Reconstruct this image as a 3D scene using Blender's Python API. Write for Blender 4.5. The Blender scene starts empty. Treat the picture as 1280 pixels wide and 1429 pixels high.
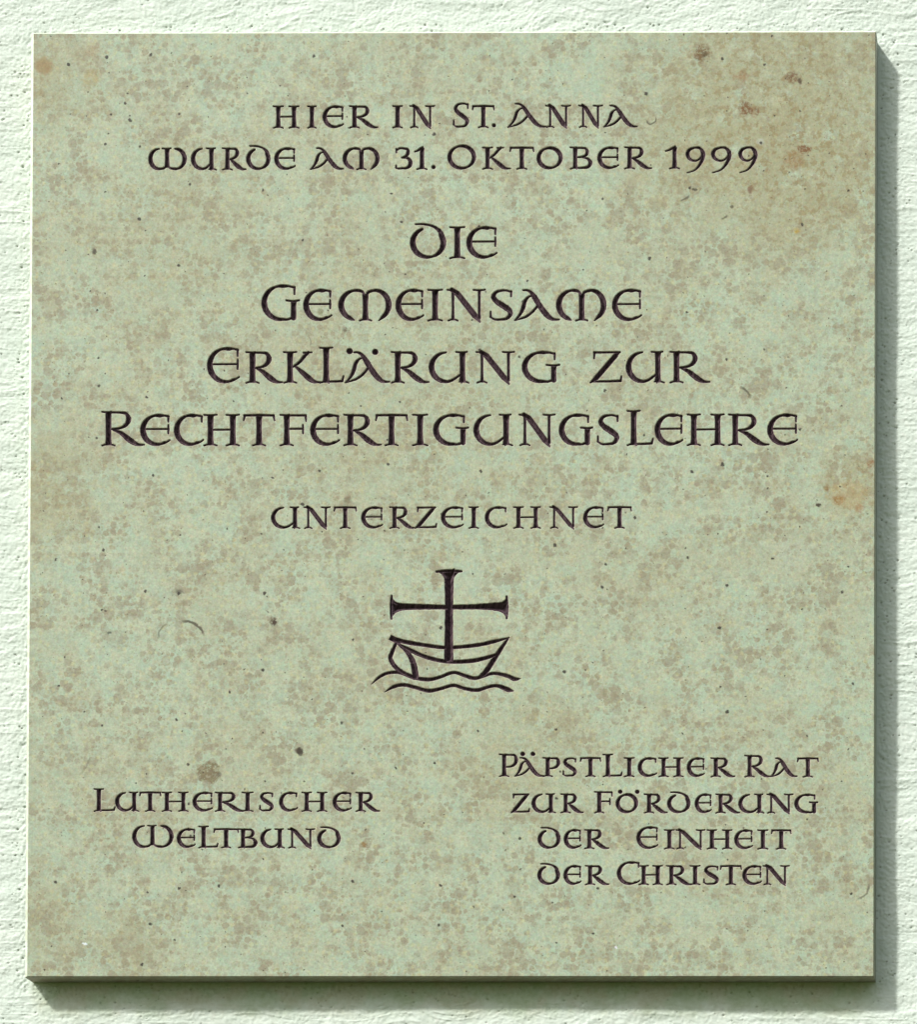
import bpy, math, random
import numpy as np

S = 0.0005                      # one plaque unit is half a millimetre
T = 34.0                        # stone thickness, units
W, H = 1186.0, 1329.0           # stone width and height, units
scene = bpy.context.scene

# ------------------------------------------------------------------ camera
cam_d = bpy.data.cameras.new("camera")
cam = bpy.data.objects.new("camera", cam_d)
scene.collection.objects.link(cam)
cam.location = (893 * S, -4034 * S, -1660 * S)
cam.rotation_euler = (1.58665494, -0.00099571, 0.00496163)
cam_d.lens = 101.490831
cam_d.sensor_width = 36.0
cam_d.shift_x = -0.602235
cam_d.shift_y = 1.107979
cam_d.clip_start = 0.01
cam_d.clip_end = 200.0
scene.camera = cam

# ------------------------------------------------------------------ light
SUN = np.array([-31.0, -34.0, 42.5])          # towards the sun
SUN /= np.linalg.norm(SUN)
elev = math.asin(SUN[2])
world = bpy.data.worlds.new("World")
scene.world = world
world.use_nodes = True
wn = world.node_tree.nodes
wl = world.node_tree.links
wn.clear()
w_out = wn.new("ShaderNodeOutputWorld")
w_bg = wn.new("ShaderNodeBackground")
sky = wn.new("ShaderNodeTexSky")
sky.sky_type = 'NISHITA'
sky.sun_disc = False
sky.sun_elevation = elev
sky.sun_rotation = math.atan2(SUN[0], SUN[1])
sky.dust_density = 3.0
sky.ozone_density = 0.6
w_hsv = wn.new("ShaderNodeHueSaturation")
w_hsv.inputs['Saturation'].default_value = 0.45
# the lawn in front of the wall, seen only as light bouncing up from below the horizon
w_tc = wn.new("ShaderNodeTexCoord")
w_sep = wn.new("ShaderNodeSeparateXYZ")
w_mr = wn.new("ShaderNodeMapRange")
w_mr.inputs[1].default_value = -0.03
w_mr.inputs[2].default_value = 0.03
w_mix = wn.new("ShaderNodeMix")
w_mix.data_type = 'RGBA'
w_mix.inputs[6].default_value = (0.9, 1.05, 0.42, 1)
wl.new(sky.outputs[0], w_hsv.inputs['Color'])
wl.new(w_tc.outputs['Generated'], w_sep.inputs[0])
wl.new(w_sep.outputs['Z'], w_mr.inputs[0])
wl.new(w_mr.outputs[0], w_mix.inputs[0])
wl.new(w_hsv.outputs[0], w_mix.inputs[7])
wl.new(w_mix.outputs[2], w_bg.inputs['Color'])
w_bg.inputs['Strength'].default_value = 0.15
wl.new(w_bg.outputs[0], w_out.inputs[0])

sun_d = bpy.data.lights.new("sun", 'SUN')
sun_d.energy = 4.2
sun_d.angle = math.radians(4.5)   # sun through thin haze: the photo's shadow edges are soft
sun_d.color = (1.0, 0.975, 0.93)
sun = bpy.data.objects.new("sun", sun_d)
scene.collection.objects.link(sun)
from mathutils import Vector
sun.rotation_euler = Vector(SUN).to_track_quat('Z', 'Y').to_euler()

vs = scene.view_settings
scene.display_settings.display_device = 'sRGB'
vs.view_transform = 'Standard'
vs.look = 'None'
vs.exposure = -0.32
vs.gamma = 1.0
vs.use_curve_mapping = False

# ------------------------------------------------------------------ node helper
def lin(r, g, b, k=1.0):
    f = lambda c: (c / 255 / 12.92 if c / 255 <= 0.04045 else ((c / 255 + 0.055) / 1.055) ** 2.4)
    return (f(r) * k, f(g) * k, f(b) * k, 1.0)


class NT:
    """small expression layer over a material's node tree"""
    dim = '3D'

    def __init__(self, name):
        self.m = bpy.data.materials.new(name)
        self.m.use_nodes = True
        self.n = self.m.node_tree.nodes
        self.l = self.m.node_tree.links
        self.bsdf = self.n['Principled BSDF']

    def put(self, sock, v):
        if isinstance(v, bpy.types.NodeSocket):
            self.l.new(v, sock)
        else:
            sock.default_value = v

    def math(self, op, a, b=0.0, c=0.0, clamp=False):
        n = self.n.new('ShaderNodeMath')
        n.operation = op
        n.use_clamp = clamp
        self.put(n.inputs[0], a)
        self.put(n.inputs[1], b)
        self.put(n.inputs[2], c)
        return n.outputs[0]

    def mul(self, a, b): return self.math('MULTIPLY', a, b)
    def add(self, a, b): return self.math('ADD', a, b)
    def sub(self, a, b): return self.math('SUBTRACT', a, b)

    def vmath(self, op, a, b=(0, 0, 0), scale=None):
        n = self.n.new('ShaderNodeVectorMath')
        n.operation = op
        self.put(n.inputs[0], a)
        self.put(n.inputs[1], b)
        if scale is not None:
            self.put(n.inputs['Scale'], scale)
        return n.outputs['Value'] if op in ('LENGTH', 'DISTANCE', 'DOT_PRODUCT') else n.outputs[0]

    def step(self, v, a, b):
        n = self.n.new('ShaderNodeMapRange')
        n.interpolation_type = 'SMOOTHSTEP'
        self.put(n.inputs[0], v)
        self.put(n.inputs[1], a)
        self.put(n.inputs[2], b)
        return n.outputs[0]

    def noise(self, vec, scale, detail=2.0, rough=0.5, dist=0.0, color=False):
        n = self.n.new('ShaderNodeTexNoise')
        n.noise_dimensions = self.dim
        self.put(n.inputs['Vector'], vec)
        n.inputs['Scale'].default_value = scale
        n.inputs['Detail'].default_value = detail
        n.inputs['Roughness'].default_value = rough
        n.inputs['Distortion'].default_value = dist
        return n.outputs['Color' if color else 'Fac']

    def voro(self, vec, scale, rnd=1.0):
        n = self.n.new('ShaderNodeTexVoronoi')
        n.voronoi_dimensions = self.dim
        self.put(n.inputs['Vector'], vec)
        n.inputs['Scale'].default_value = scale
        n.inputs['Randomness'].default_value = rnd
        s = self.n.new('ShaderNodeSeparateColor')
        self.l.new(n.outputs['Color'], s.inputs[0])
        return n.outputs['Distance'], s.outputs[0], s.outputs[1], s.outputs[2]

    def mix(self, f, a, b):
        n = self.n.new('ShaderNodeMix')
        n.data_type = 'RGBA'
        n.clamp_factor = True
        self.put(n.inputs[0], f)
        self.put(n.inputs[6], a)
        self.put(n.inputs[7], b)
        return n.outputs[2]

    def bump(self, h, dist, strength=1.0, normal=None):
        n = self.n.new('ShaderNodeBump')
        self.put(n.inputs['Height'], h)
        n.inputs['Distance'].default_value = dist
        n.inputs['Strength'].default_value = strength
        if normal is not None:
            self.l.new(normal, n.inputs['Normal'])
        return n.outputs[0]

    def coords(self):
        n = self.n.new('ShaderNodeTexCoord')
        return self.vmath('SCALE', n.outputs['Object'], scale=1.0 / S)


# survey of the stone's face: photo pixel -> plaque units (front plane)
HI = np.array([[1.00507220e+00, 4.47594712e-03, -6.35780643e+02],
               [-1.06758647e-03, -1.01045541e+00, 7.09278847e+02],
               [1.24533087e-06, 3.98142886e-06, 1.0]])



def on_face(x, y):
    d = HI[2, 0] * x + HI[2, 1] * y + 1.0
    return ((HI[0, 0] * x + HI[0, 1] * y + HI[0, 2]) / d, (HI[1, 0] * x + HI[1, 1] * y + HI[1, 2]) / d)


# ------------------------------------------------------------------ materials
def stone_material(painted):
    N = NT('engraved_limestone' if painted else 'mottled_limestone')
    K = 0.86
    N.dim = '2D'
    p3 = N.coords()
    s3 = N.n.new('ShaderNodeSeparateXYZ')
    N.l.new(p3, s3.inputs[0])
    back = N.add(s3.outputs['Y'], T)                 # the figure runs on round the edges
    px, pz = s3.outputs['X'], s3.outputs['Z']
    fl = N.n.new('ShaderNodeCombineXYZ')
    N.put(fl.inputs[0], N.add(px, N.mul(back, 0.6)))
    N.put(fl.inputs[1], N.add(pz, N.mul(back, 0.8)))
    p = fl.outputs[0]
    warp = N.vmath('SUBTRACT', N.noise(p, 1 / 7, 3, 0.7, color=True), (0.5, 0.5, 0.5))
    q = N.vmath('ADD', p, N.vmath('SCALE', warp, scale=5.0))
    # ground mass
    n1 = N.noise(p, 1 / 26, 4, 0.62)
    n2 = N.noise(N.vmath('ADD', p, (431, 77, 910)), 1 / 11, 3, 0.6)
    n3 = N.noise(N.vmath('ADD', p, (91, 311, 57)), 1 / 150, 3, 0.55)
    col = N.mix(N.step(n1, 0.34, 0.66), lin(178, 199, 175, K), lin(191, 202, 173, K))
    col = N.mix(N.mul(N.step(n2, 0.5, 0.72), 0.40), col, lin(203, 214, 185, K))
    # broad warm clouding
    col = N.mix(N.mul(N.step(n3, 0.42, 0.68), 0.40), col, lin(178, 178, 146, K))
    # where the pellets crowd together, and where the matrix stays clear
    dens = N.noise(N.vmath('ADD', p, (15, 240, 0)), 1 / 62, 5, 0.66)
    dens = N.step(dens, 0.38, 0.60)
    crowd = N.add(N.mul(dens, 0.64), 0.36)
    # ragged beige and grey mottling
    n4 = N.noise(N.vmath('ADD', p, (900, 31, 5)), 1 / 24, 5, 0.74)
    col = N.mix(N.mul(N.mul(N.step(n4, 0.47, 0.62), 0.34), crowd), col, lin(170, 166, 134, K))
    n5 = N.noise(N.vmath('ADD', p, (90, 310, 505)), 1 / 9, 4, 0.74)
    col = N.mix(N.mul(N.mul(N.step(n5, 0.52, 0.66), 0.34), crowd), col, lin(164, 160, 134, K))
    n6 = N.noise(N.vmath('ADD', p, (190, 10, 55)), 1 / 13, 4, 0.74)
    col = N.mix(N.mul(N.step(n6, 0.55, 0.68), 0.50), col, lin(200, 194, 158, K))
    n7 = N.noise(N.vmath('ADD', p, (19, 410, 255)), 1 / 34, 5, 0.72)
    col = N.mix(N.mul(N.step(n7, 0.54, 0.66), 0.55), col, lin(180, 205, 178, K))
    # taupe pellets, three sizes, thicker where the density noise is high
    for sc, r0, r1, edge, amt, c in ((1 / 33, 0.16, 0.34, 0.16, 0.42, lin(164, 160, 130, K)),
                                     (1 / 17, 0.20, 0.36, 0.10, 0.72, lin(158, 156, 132, K)),
                                     (1 / 10, 0.20, 0.38, 0.12, 0.74, lin(159, 153, 126, K)),
                                     (1 / 5.4, 0.12, 0.36, 0.20, 0.52, lin(154, 147, 114, K))):
        d, a, b, _ = N.voro(q, sc)
        rad = N.add(N.mul(N.mul(a, N.add(N.mul(dens, 0.75), 0.25)), r1), r0)
        m = N.step(d, N.add(rad, edge * 0.5), N.sub(rad, edge * 0.5))
        m = N.mul(N.mul(m, crowd), N.mul(N.step(b, 0.25, 0.70), amt))
        col = N.mix(m, col, c)
    # yellowish flecks
    d, a, b, _ = N.voro(N.vmath('ADD', q, (77, 12, 333)), 1 / 9)
    m = N.mul(N.step(d, 0.42, 0.16), N.mul(N.step(a, 0.70, 0.85), 0.38))
    col = N.mix(m, col, lin(204, 204, 150, K))
    # pale fossil flecks
    d, a, b, _ = N.voro(N.vmath('ADD', q, (770, 120, 33)), 1 / 17)
    m = N.mul(N.step(d, 0.38, 0.2), N.mul(N.step(a, 0.80, 0.88), 0.45))
    col = N.mix(m, col, lin(192, 208, 182, K))

    rn = [N.noise(p, 1 / 3.5, 3, 0.65), N.noise(p, 1 / 9, 4, 0.65), N.noise(p, 1 / 40, 4, 0.65)]

    def blob(x, y, r, soft, squash=1.0, rough=0.0):
        cx, cz = on_face(x, y)
        v = N.vmath('SUBTRACT', q if rough else p, (cx, cz, 0))
        v = N.vmath('MULTIPLY', v, (1.0, squash, 0.0))
        d = N.vmath('LENGTH', v)
        if rough:
            nz = rn[0] if r < 9 else rn[1] if r < 35 else rn[2]
            d = N.add(d, N.mul(N.sub(nz, 0.5), rough * r))
        return N.step(d, r + soft, max(r - soft, 0.0))

    # warm iron-stained zones (upper right, left flank, right edge, lower left)
    iron = N.noise(N.vmath('ADD', p, (5, 9, 1300)), 1 / 30, 5, 0.68)
    spots = N.noise(N.vmath('ADD', p, (50, 90, 13)), 1 / 13, 4, 0.7)
    for x, y, r, soft, a1, a2 in ((1075, 130, 150, 110, 0.62, 0.75), (1130, 250, 95, 70, 0.45, 0.6), (960, 225, 70, 50, 0.35, 0.3),
                                  (1190, 680, 45, 30, 0.5, 0.7), (70, 120, 60, 50, 0.45, 0.4), (60, 680, 70, 60, 0.5, 0.3),
                                  (240, 330, 110, 80, 0.25, 0.25), (60, 1290, 60, 50, 0.3, 0.1), (560, 560, 200, 120, 0.18, 0.15),
                                  (740, 1060, 90, 50, 0.25, 0.15), (175, 1310, 40, 30, 0.4, 0.2)):
        zb = blob(x, y, r, soft, rough=0.8)
        col = N.mix(N.mul(N.mul(zb, N.step(iron, 0.28, 0.55)), a1), col, lin(168, 164, 126, K))
        col = N.mix(N.mul(N.mul(zb, N.step(spots, 0.52, 0.62)), a2 * 0.75), col, lin(148, 130, 82, K))
    ragged = N.step(N.noise(N.vmath('ADD', p, (60, 5, 7)), 1 / 6, 4, 0.75), 0.42, 0.52)
    # single things in the stone the photo shows
    for x, y, r, soft, sq, rg, amt, c in (
            (291, 1078, 16.5, 2.0, 1.05, 0.6, 0.88, lin(126, 113, 78, K)),
            (297, 1080, 5, 3.0, 1.0, 0.4, 0.55, lin(120, 108, 84, K)),
            (306, 1081, 3, 2.0, 1.0, 0.3, 0.6, lin(96, 92, 78, K)),
            (60, 92, 12, 4.0, 1.0, 0.4, 0.75, lin(158, 132, 84, K)),
            (417, 1048, 5, 2.5, 1.3, 0.5, 0.95, lin(74, 60, 38, K)),
            (381, 867, 5, 2.0, 0.8, 0.6, 0.85, lin(84, 62, 36, K)),
            (246, 828, 8, 5.0, 1.5, 0.8, 0.5, lin(120, 122, 104, K)),
            (160, 890, 17, 7.0, 1.3, 0.6, 0.35, lin(146, 146, 124, K)),
            (345, 858, 12, 6.0, 1.6, 0.6, 0.35, lin(146, 140, 122, K)),
            (1154, 681, 4, 2.5, 0.8, 0.6, 0.7, lin(140, 104, 40, K)),
            (1171, 697, 8, 4.0, 1.2, 0.8, 0.95, lin(138, 98, 40, K)),
            (1200, 709, 6, 3.0, 1.0, 0.6, 0.6, lin(170, 128, 88, K)),
            (1216, 646, 5, 2.5, 0.9, 0.6, 0.8, lin(150, 106, 66, K)),
            (1185, 690, 26, 9.0, 1.4, 0.5, 0.4, lin(190, 166, 114, K)),
            (1040, 152, 8, 4.0, 0.9, 0.9, 0.95, lin(122, 82, 38, K)),
            (1053, 155, 6, 3.0, 0.9, 0.9, 0.9, lin(126, 86, 44, K)),
            (1106, 108, 9, 5.0, 1.2, 0.9, 0.9, lin(118, 84, 46, K)),
            (1123, 208, 11, 4.0, 2.0, 0.7, 0.95, lin(128, 88, 46, K)),
            (1108, 224, 12, 6.0, 1.0, 1.0, 0.65, lin(152, 116, 68, K)),
            (980, 74, 12, 6.0, 1.1, 1.0, 0.9, lin(118, 88, 44, K)),
            (1035, 107, 10, 6.0, 1.4, 1.0, 0.6, lin(150, 106, 60, K)),
            (1112, 322, 5, 2.5, 1.3, 0.6, 0.8, lin(190, 160, 70, K)),
            (1048, 264, 4, 2.0, 0.7, 0.6, 0.7, lin(120, 76, 46, K)),
            (845, 232, 8, 4.0, 0.9, 0.9, 0.6, lin(150, 118, 72, K)),
            (508, 1178, 4, 2.0, 1.0, 0.7, 0.75, lin(140, 100, 40, K)),
            (518, 722, 5, 2.5, 1.2, 0.8, 0.7, lin(98, 88, 70, K)),
            (485, 698, 5, 2.5, 0.9, 0.5, 0.65, lin(118, 104, 72, K)),
            (673, 694, 4, 2.0, 0.9, 0.5, 0.6, lin(130, 110, 80, K)),
            (246, 197, 6, 3.0, 0.9, 0.6, 0.6, lin(128, 112, 74, K)),
            (571, 415, 5, 2.5, 1.0, 0.6, 0.65, lin(120, 104, 60, K)),
            (447, 435, 4, 2.0, 1.0, 0.6, 0.65, lin(116, 112, 70, K)),
            (483, 461, 5, 2.5, 1.0, 0.7, 0.75, lin(86, 74, 48, K)),
            (319, 541, 3, 2.0, 1.0, 0.7, 0.7, lin(110, 90, 56, K)),
            (531, 140, 8, 4.0, 1.0, 0.7, 0.55, lin(150, 124, 78, K)),
            (110, 75, 10, 6.0, 1.0, 0.7, 0.45, lin(150, 134, 100, K)),
            (130, 70, 10, 6.0, 1.0, 0.7, 0.5, lin(160, 130, 90, K)),
            (126, 110, 12, 5.0, 1.0, 0.7, 0.5, lin(176, 156, 96, K)),
            (205, 1140, 30, 14.0, 1.0, 0.8, 0.25, lin(158, 148, 120, K)),
            (176, 1318, 18, 8.0, 1.0, 0.7, 0.4, lin(150, 140, 118, K)),
            (1062, 198, 6, 2.0, 1.3, 0.4, 0.5, lin(196, 206, 194, K)),
            (419, 1049, 4, 1.5, 0.7, 0.5, 0.9, lin(62, 54, 36, K)), (383, 869, 3, 1.0, 0.8, 0.5, 0.9, lin(64, 46, 28, K)),
            (970, 264, 4, 1.5, 2.0, 0.5, 0.85, lin(72, 64, 44, K)), (1022, 288, 3, 1.2, 1.5, 0.5, 0.8, lin(80, 72, 50, K)),
            (250, 826, 4, 2.0, 1.2, 0.5, 0.8, lin(96, 96, 80, K)), (152, 883, 3, 1.2, 1.6, 0.5, 0.8, lin(70, 76, 60, K)),
            (131, 351, 2.6, 1.2, 0.6, 0.5, 0.9, lin(70, 62, 46, K)), (1143, 705, 3.4, 1.2, 1.2, 0.4, 0.95, lin(62, 54, 34, K)),
            (95, 90, 2.4, 0.9, 1.0, 0.4, 0.95, lin(40, 34, 24, K)), (174, 144, 2.2, 0.9, 1.0, 0.4, 0.9, lin(52, 40, 28, K)), (181, 168, 2.4, 0.9, 1.0, 0.4, 0.9, lin(52, 40, 28, K)),
            (1117, 113, 3, 1.2, 0.7, 0.5, 0.85, lin(84, 66, 46, K)), (984, 76, 4, 2.0, 1.1, 0.5, 0.85, lin(92, 74, 36, K)),
            (1085, 141, 10, 3.0, 1.6, 0.9, 0.45, lin(206, 210, 176, K)),
            (118, 1317, 3.4, 1.0, 2.2, 0.3, 0.9, lin(236, 244, 250, K)),
            (860, 1322, 2.0, 0.8, 1.0, 0.3, 0.8, lin(236, 244, 250, K)),
            (1105, 772, 22, 8.0, 1.0, 0.8, 0.4, lin(190, 206, 186, K))):
        mk = blob(x, y, r, soft, sq, rg * 1.6 if rg >= 0.6 else rg)
        if rg >= 0.6 and r >= 5:
            mk = N.mul(mk, N.add(N.mul(ragged, 0.6), 0.4))
        col = N.mix(N.mul(mk, amt), col, c)
    # curved shell traces
    for x, y, r, w, ang, spread, amt in ((258, 895, 28, 2.0, 60, 52, 0.95), (240, 889, 19, 1.4, 150, 45, 0.6), (1195, 1237, 18, 1.4, -35, 55, 0.7),
                                         (85, 1050, 40, 1.4, -30, 25, 0.3), (909, 165, 7.5, 1.1, -75, 115, 0.85), (1026, 560, 22, 1.6, 40, 34, 0.85), (948, 262, 18, 1.4, -60, 30, 0.8), (1004, 290, 16, 1.4, -60, 22, 0.8), (420, 478, 14, 0.9, 10, 40, 0.5)):
        cx, cz = on_face(x, y)
        v = N.vmath('MULTIPLY', N.vmath('SUBTRACT', p, (cx, cz, 0)), (1, 1, 0))
        ln = N.vmath('LENGTH', v)
        ring = N.step(N.math('ABSOLUTE', N.sub(N.add(ln, N.mul(N.sub(n2, 0.5), 6.0)), r)), w + 0.9, w * 0.4)
        dr = N.vmath('DOT_PRODUCT', N.vmath('NORMALIZE', v), (math.cos(math.radians(ang)), math.sin(math.radians(ang)), 0))
        sec = N.step(dr, math.cos(math.radians(spread)), math.cos(math.radians(spread * 0.4)))
        col = N.mix(N.mul(N.mul(ring, sec), amt), col, lin(92, 88, 70, K))
    # small open pores
    for sc, off, r0, thr, amt, c in ((1 / 28, (3, 8, 5), 0.034, 0.66, 0.85, lin(58, 46, 34, K)), (1 / 15, (30, 81, 55), 0.044, 0.62, 0.65, lin(92, 78, 56, K)), (1 / 9, (130, 8, 355), 0.060, 0.62, 0.5, lin(110, 96, 70, K)), (1 / 58, (300, 1, 95), 0.034, 0.55, 0.92, lin(48, 40, 32, K))):
        d, a, b, g = N.voro(N.vmath('ADD', q, off), sc)
        m = N.step(d, N.mul(N.add(b, 0.45), r0 * 1.25), N.mul(N.add(b, 0.25), r0 * 0.6))
        m = N.mul(m, N.mul(N.math('GREATER_THAN', a, thr), amt))
        col = N.mix(m, col, c)
    # right-hand side toned grey
    col = N.mix(N.mul(N.step(px, W / 2 - 0.9, W / 2 - 0.2), 0.7), col, (0.30, 0.31, 0.27, 1))
    # brown soil tint on the underside, also painting in part of its shade
    under_tint = N.mul(N.step(pz, -H / 2 + 1.4, -H / 2 + 0.4), N.add(0.35, N.mul(n2, 0.6)))
    col = N.mix(under_tint, col, (0.20, 0.155, 0.105, 1))
    # crystalline grain
    g1 = N.noise(p, 1 / 2.6, 2, 0.6)
    g2 = N.noise(N.vmath('ADD', p, (11, 70, 90)), 1 / 5.0, 2, 0.6)
    gr = N.n.new('ShaderNodeSeparateColor')
    N.l.new(N.noise(N.vmath('ADD', p, (111, 7, 190)), 1 / 4.5, 3, 0.7, color=True), gr.inputs[0])
    comb = N.n.new('ShaderNodeCombineColor')
    for i in range(3):
        f = N.add(N.mul(N.sub(g1, 0.5), 0.42), N.mul(N.sub(g2, 0.5), 0.32))
        f = N.add(f, N.mul(N.sub(gr.outputs[i], 0.5), 0.28))
        N.l.new(N.add(f, 1.0), comb.inputs[i])
    mm = N.n.new('ShaderNodeMix')
    mm.data_type = 'RGBA'
    mm.blend_type = 'MULTIPLY'
    mm.inputs[0].default_value = 1.0
    N.l.new(col, mm.inputs[6])
    N.l.new(comb.outputs[0], mm.inputs[7])
    col = mm.outputs[2]
    rough = 0.62
    if painted:
        at = N.n.new('ShaderNodeAttribute')
        at.attribute_name = 'cut'
        dep = at.outputs['Fac']
        dep = N.add(dep, N.mul(N.sub(N.noise(p, 1 / 3.0, 2), 0.5), 0.35))
        paint = N.step(dep, 0.32, 0.74)
        wear = N.step(N.noise(N.vmath('ADD', p, (8, 8, 8)), 1 / 4.5, 3, 0.7), 0.30, 0.75)
        pc = N.mix(N.mul(wear, 0.8), (0.022, 0.008, 0.014, 1), (0.145, 0.092, 0.108, 1))
        rim = N.mul(N.step(at.outputs['Fac'], 0.02, 0.22), 0.75)
        col = N.mix(rim, col, lin(214, 208, 188, 0.95))     # freshly cut arris, paler than the worn face
        col = N.mix(paint, col, pc)
    N.put(N.bsdf.inputs['Base Color'], col)
    N.bsdf.inputs['Roughness'].default_value = rough
    N.bsdf.inputs['Specular IOR Level'].default_value = 0.35
    hgt = N.add(N.mul(g1, 0.6), N.mul(g2, 0.8))
    N.put(N.bsdf.inputs['Normal'], N.bump(hgt, 0.35 * S, 0.5))
    return N.m


def wall_material():
    N = NT('white_plaster')
    p = N.coords()
    n1 = N.noise(p, 1 / 60, 4, 0.6)
    n2 = N.noise(p, 1 / 7, 3, 0.6)
    col = N.mix(N.step(n1, 0.3, 0.7), (0.69, 0.785, 0.70, 1), (0.76, 0.845, 0.76, 1))
    col = N.mix(N.mul(N.step(n2, 0.55, 0.75), 0.35), col, (0.80, 0.79, 0.73, 1))
    # grime lodged in pinholes
    at = N.n.new('ShaderNodeAttribute')
    at.attribute_name = 'pit'
    col = N.mix(N.mul(at.outputs['Fac'], 0.85), col, (0.16, 0.15, 0.11, 1))
    # shade cast below the stone, deepened by an olive tint in the wall colour
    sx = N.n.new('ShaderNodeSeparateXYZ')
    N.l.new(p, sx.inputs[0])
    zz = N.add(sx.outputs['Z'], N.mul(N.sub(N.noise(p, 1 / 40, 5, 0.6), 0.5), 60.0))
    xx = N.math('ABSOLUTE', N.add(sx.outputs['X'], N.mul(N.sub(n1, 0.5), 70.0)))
    shade_mask = N.mul(N.step(zz, -H / 2 - 62, -H / 2 - 12), N.step(xx, W / 2 + 15, W / 2 - 30))
    shade_mask = N.mul(shade_mask, N.step(sx.outputs['Z'], -H / 2 + 60, -H / 2))
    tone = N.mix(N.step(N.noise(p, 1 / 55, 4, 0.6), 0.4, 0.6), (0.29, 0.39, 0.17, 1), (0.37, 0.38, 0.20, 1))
    col = N.mix(N.mul(shade_mask, N.add(0.45, N.mul(n2, 0.5))), col, tone)
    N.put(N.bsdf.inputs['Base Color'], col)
    N.bsdf.inputs['Roughness'].default_value = 0.9
    N.bsdf.inputs['Specular IOR Level'].default_value = 0.2
    sv = N.vmath('MULTIPLY', p, (1.0, 1.0, 2.6))
    h = N.add(N.mul(N.noise(sv, 1 / 9, 4, 0.65), 2.2), N.noise(p, 1 / 3.0, 2, 0.6))
    N.put(N.bsdf.inputs['Normal'], N.bump(h, 0.45 * S, 0.45))
    return N.m


def edge_material():
    N = NT('pale_edge')  # paler than the slab; only the top and left bevels use it
    p = N.coords()
    n = N.noise(p, 1 / 14, 4, 0.65)
    col = N.mix(N.step(n, 0.42, 0.62), (0.70, 0.80, 0.68, 1), (0.60, 0.66, 0.50, 1))
    N.put(N.bsdf.inputs['Base Color'], col)
    N.bsdf.inputs['Roughness'].default_value = 0.8
    return N.m


def mortar_material():
    N = NT('grey_mortar')
    p = N.coords()
    N.put(N.bsdf.inputs['Base Color'], N.mix(N.noise(p, 1 / 12, 4), (0.10, 0.085, 0.06, 1), (0.24, 0.21, 0.16, 1)))
    N.bsdf.inputs['Roughness'].default_value = 0.95
    return N.m


M_cut = stone_material(True)
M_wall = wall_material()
M_mortar = mortar_material()
M_edge = edge_material()

# ------------------------------------------------------------------ object helpers
def mesh_obj(name, verts, faces, mat, parent=None, attr=None):
    """verts (n,3) in units, faces = list of int arrays (k,4); one mesh object"""
    me = bpy.data.meshes.new(name)
    v = np.asarray(verts, np.float32) * S
    f = np.concatenate([np.asarray(a, np.int32).reshape(-1, 4) for a in faces])
    me.vertices.add(len(v))
    me.vertices.foreach_set('co', v.ravel())
    me.loops.add(f.size)
    me.loops.foreach_set('vertex_index', f.ravel())
    me.polygons.add(len(f))
    me.polygons.foreach_set('loop_start', np.arange(0, f.size, 4, dtype=np.int32))
    me.update(calc_edges=True)
    if attr:
        for k, a in attr.items():
            at = me.attributes.new(k, 'FLOAT', 'POINT')
            at.data.foreach_set('value', np.asarray(a, np.float32))
    me.materials.append(mat)
    o = bpy.data.objects.new(name, me)
    scene.collection.objects.link(o)
    if parent is not None:
        o.parent = parent
    return o


def empty(name, parent=None):
    o = bpy.data.objects.new(name, None)
    o.empty_display_size = 0.05
    scene.collection.objects.link(o)
    if parent is not None:
        o.parent = parent
    return o


def vnoise(x, y, seed):
    rs = np.random.RandomState(seed)
    tab = rs.rand(256, 256)
    xi = np.floor(x).astype(int)
    yi = np.floor(y).astype(int)
    fx = x - xi
    fy = y - yi
    fx = fx * fx * (3 - 2 * fx)
    fy = fy * fy * (3 - 2 * fy)
    g = lambda a, b: tab[a & 255, b & 255]
    return (g(xi, yi) * (1 - fx) + g(xi + 1, yi) * fx) * (1 - fy) + (g(xi, yi + 1) * (1 - fx) + g(xi + 1, yi + 1) * fx) * fy - 0.5


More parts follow.
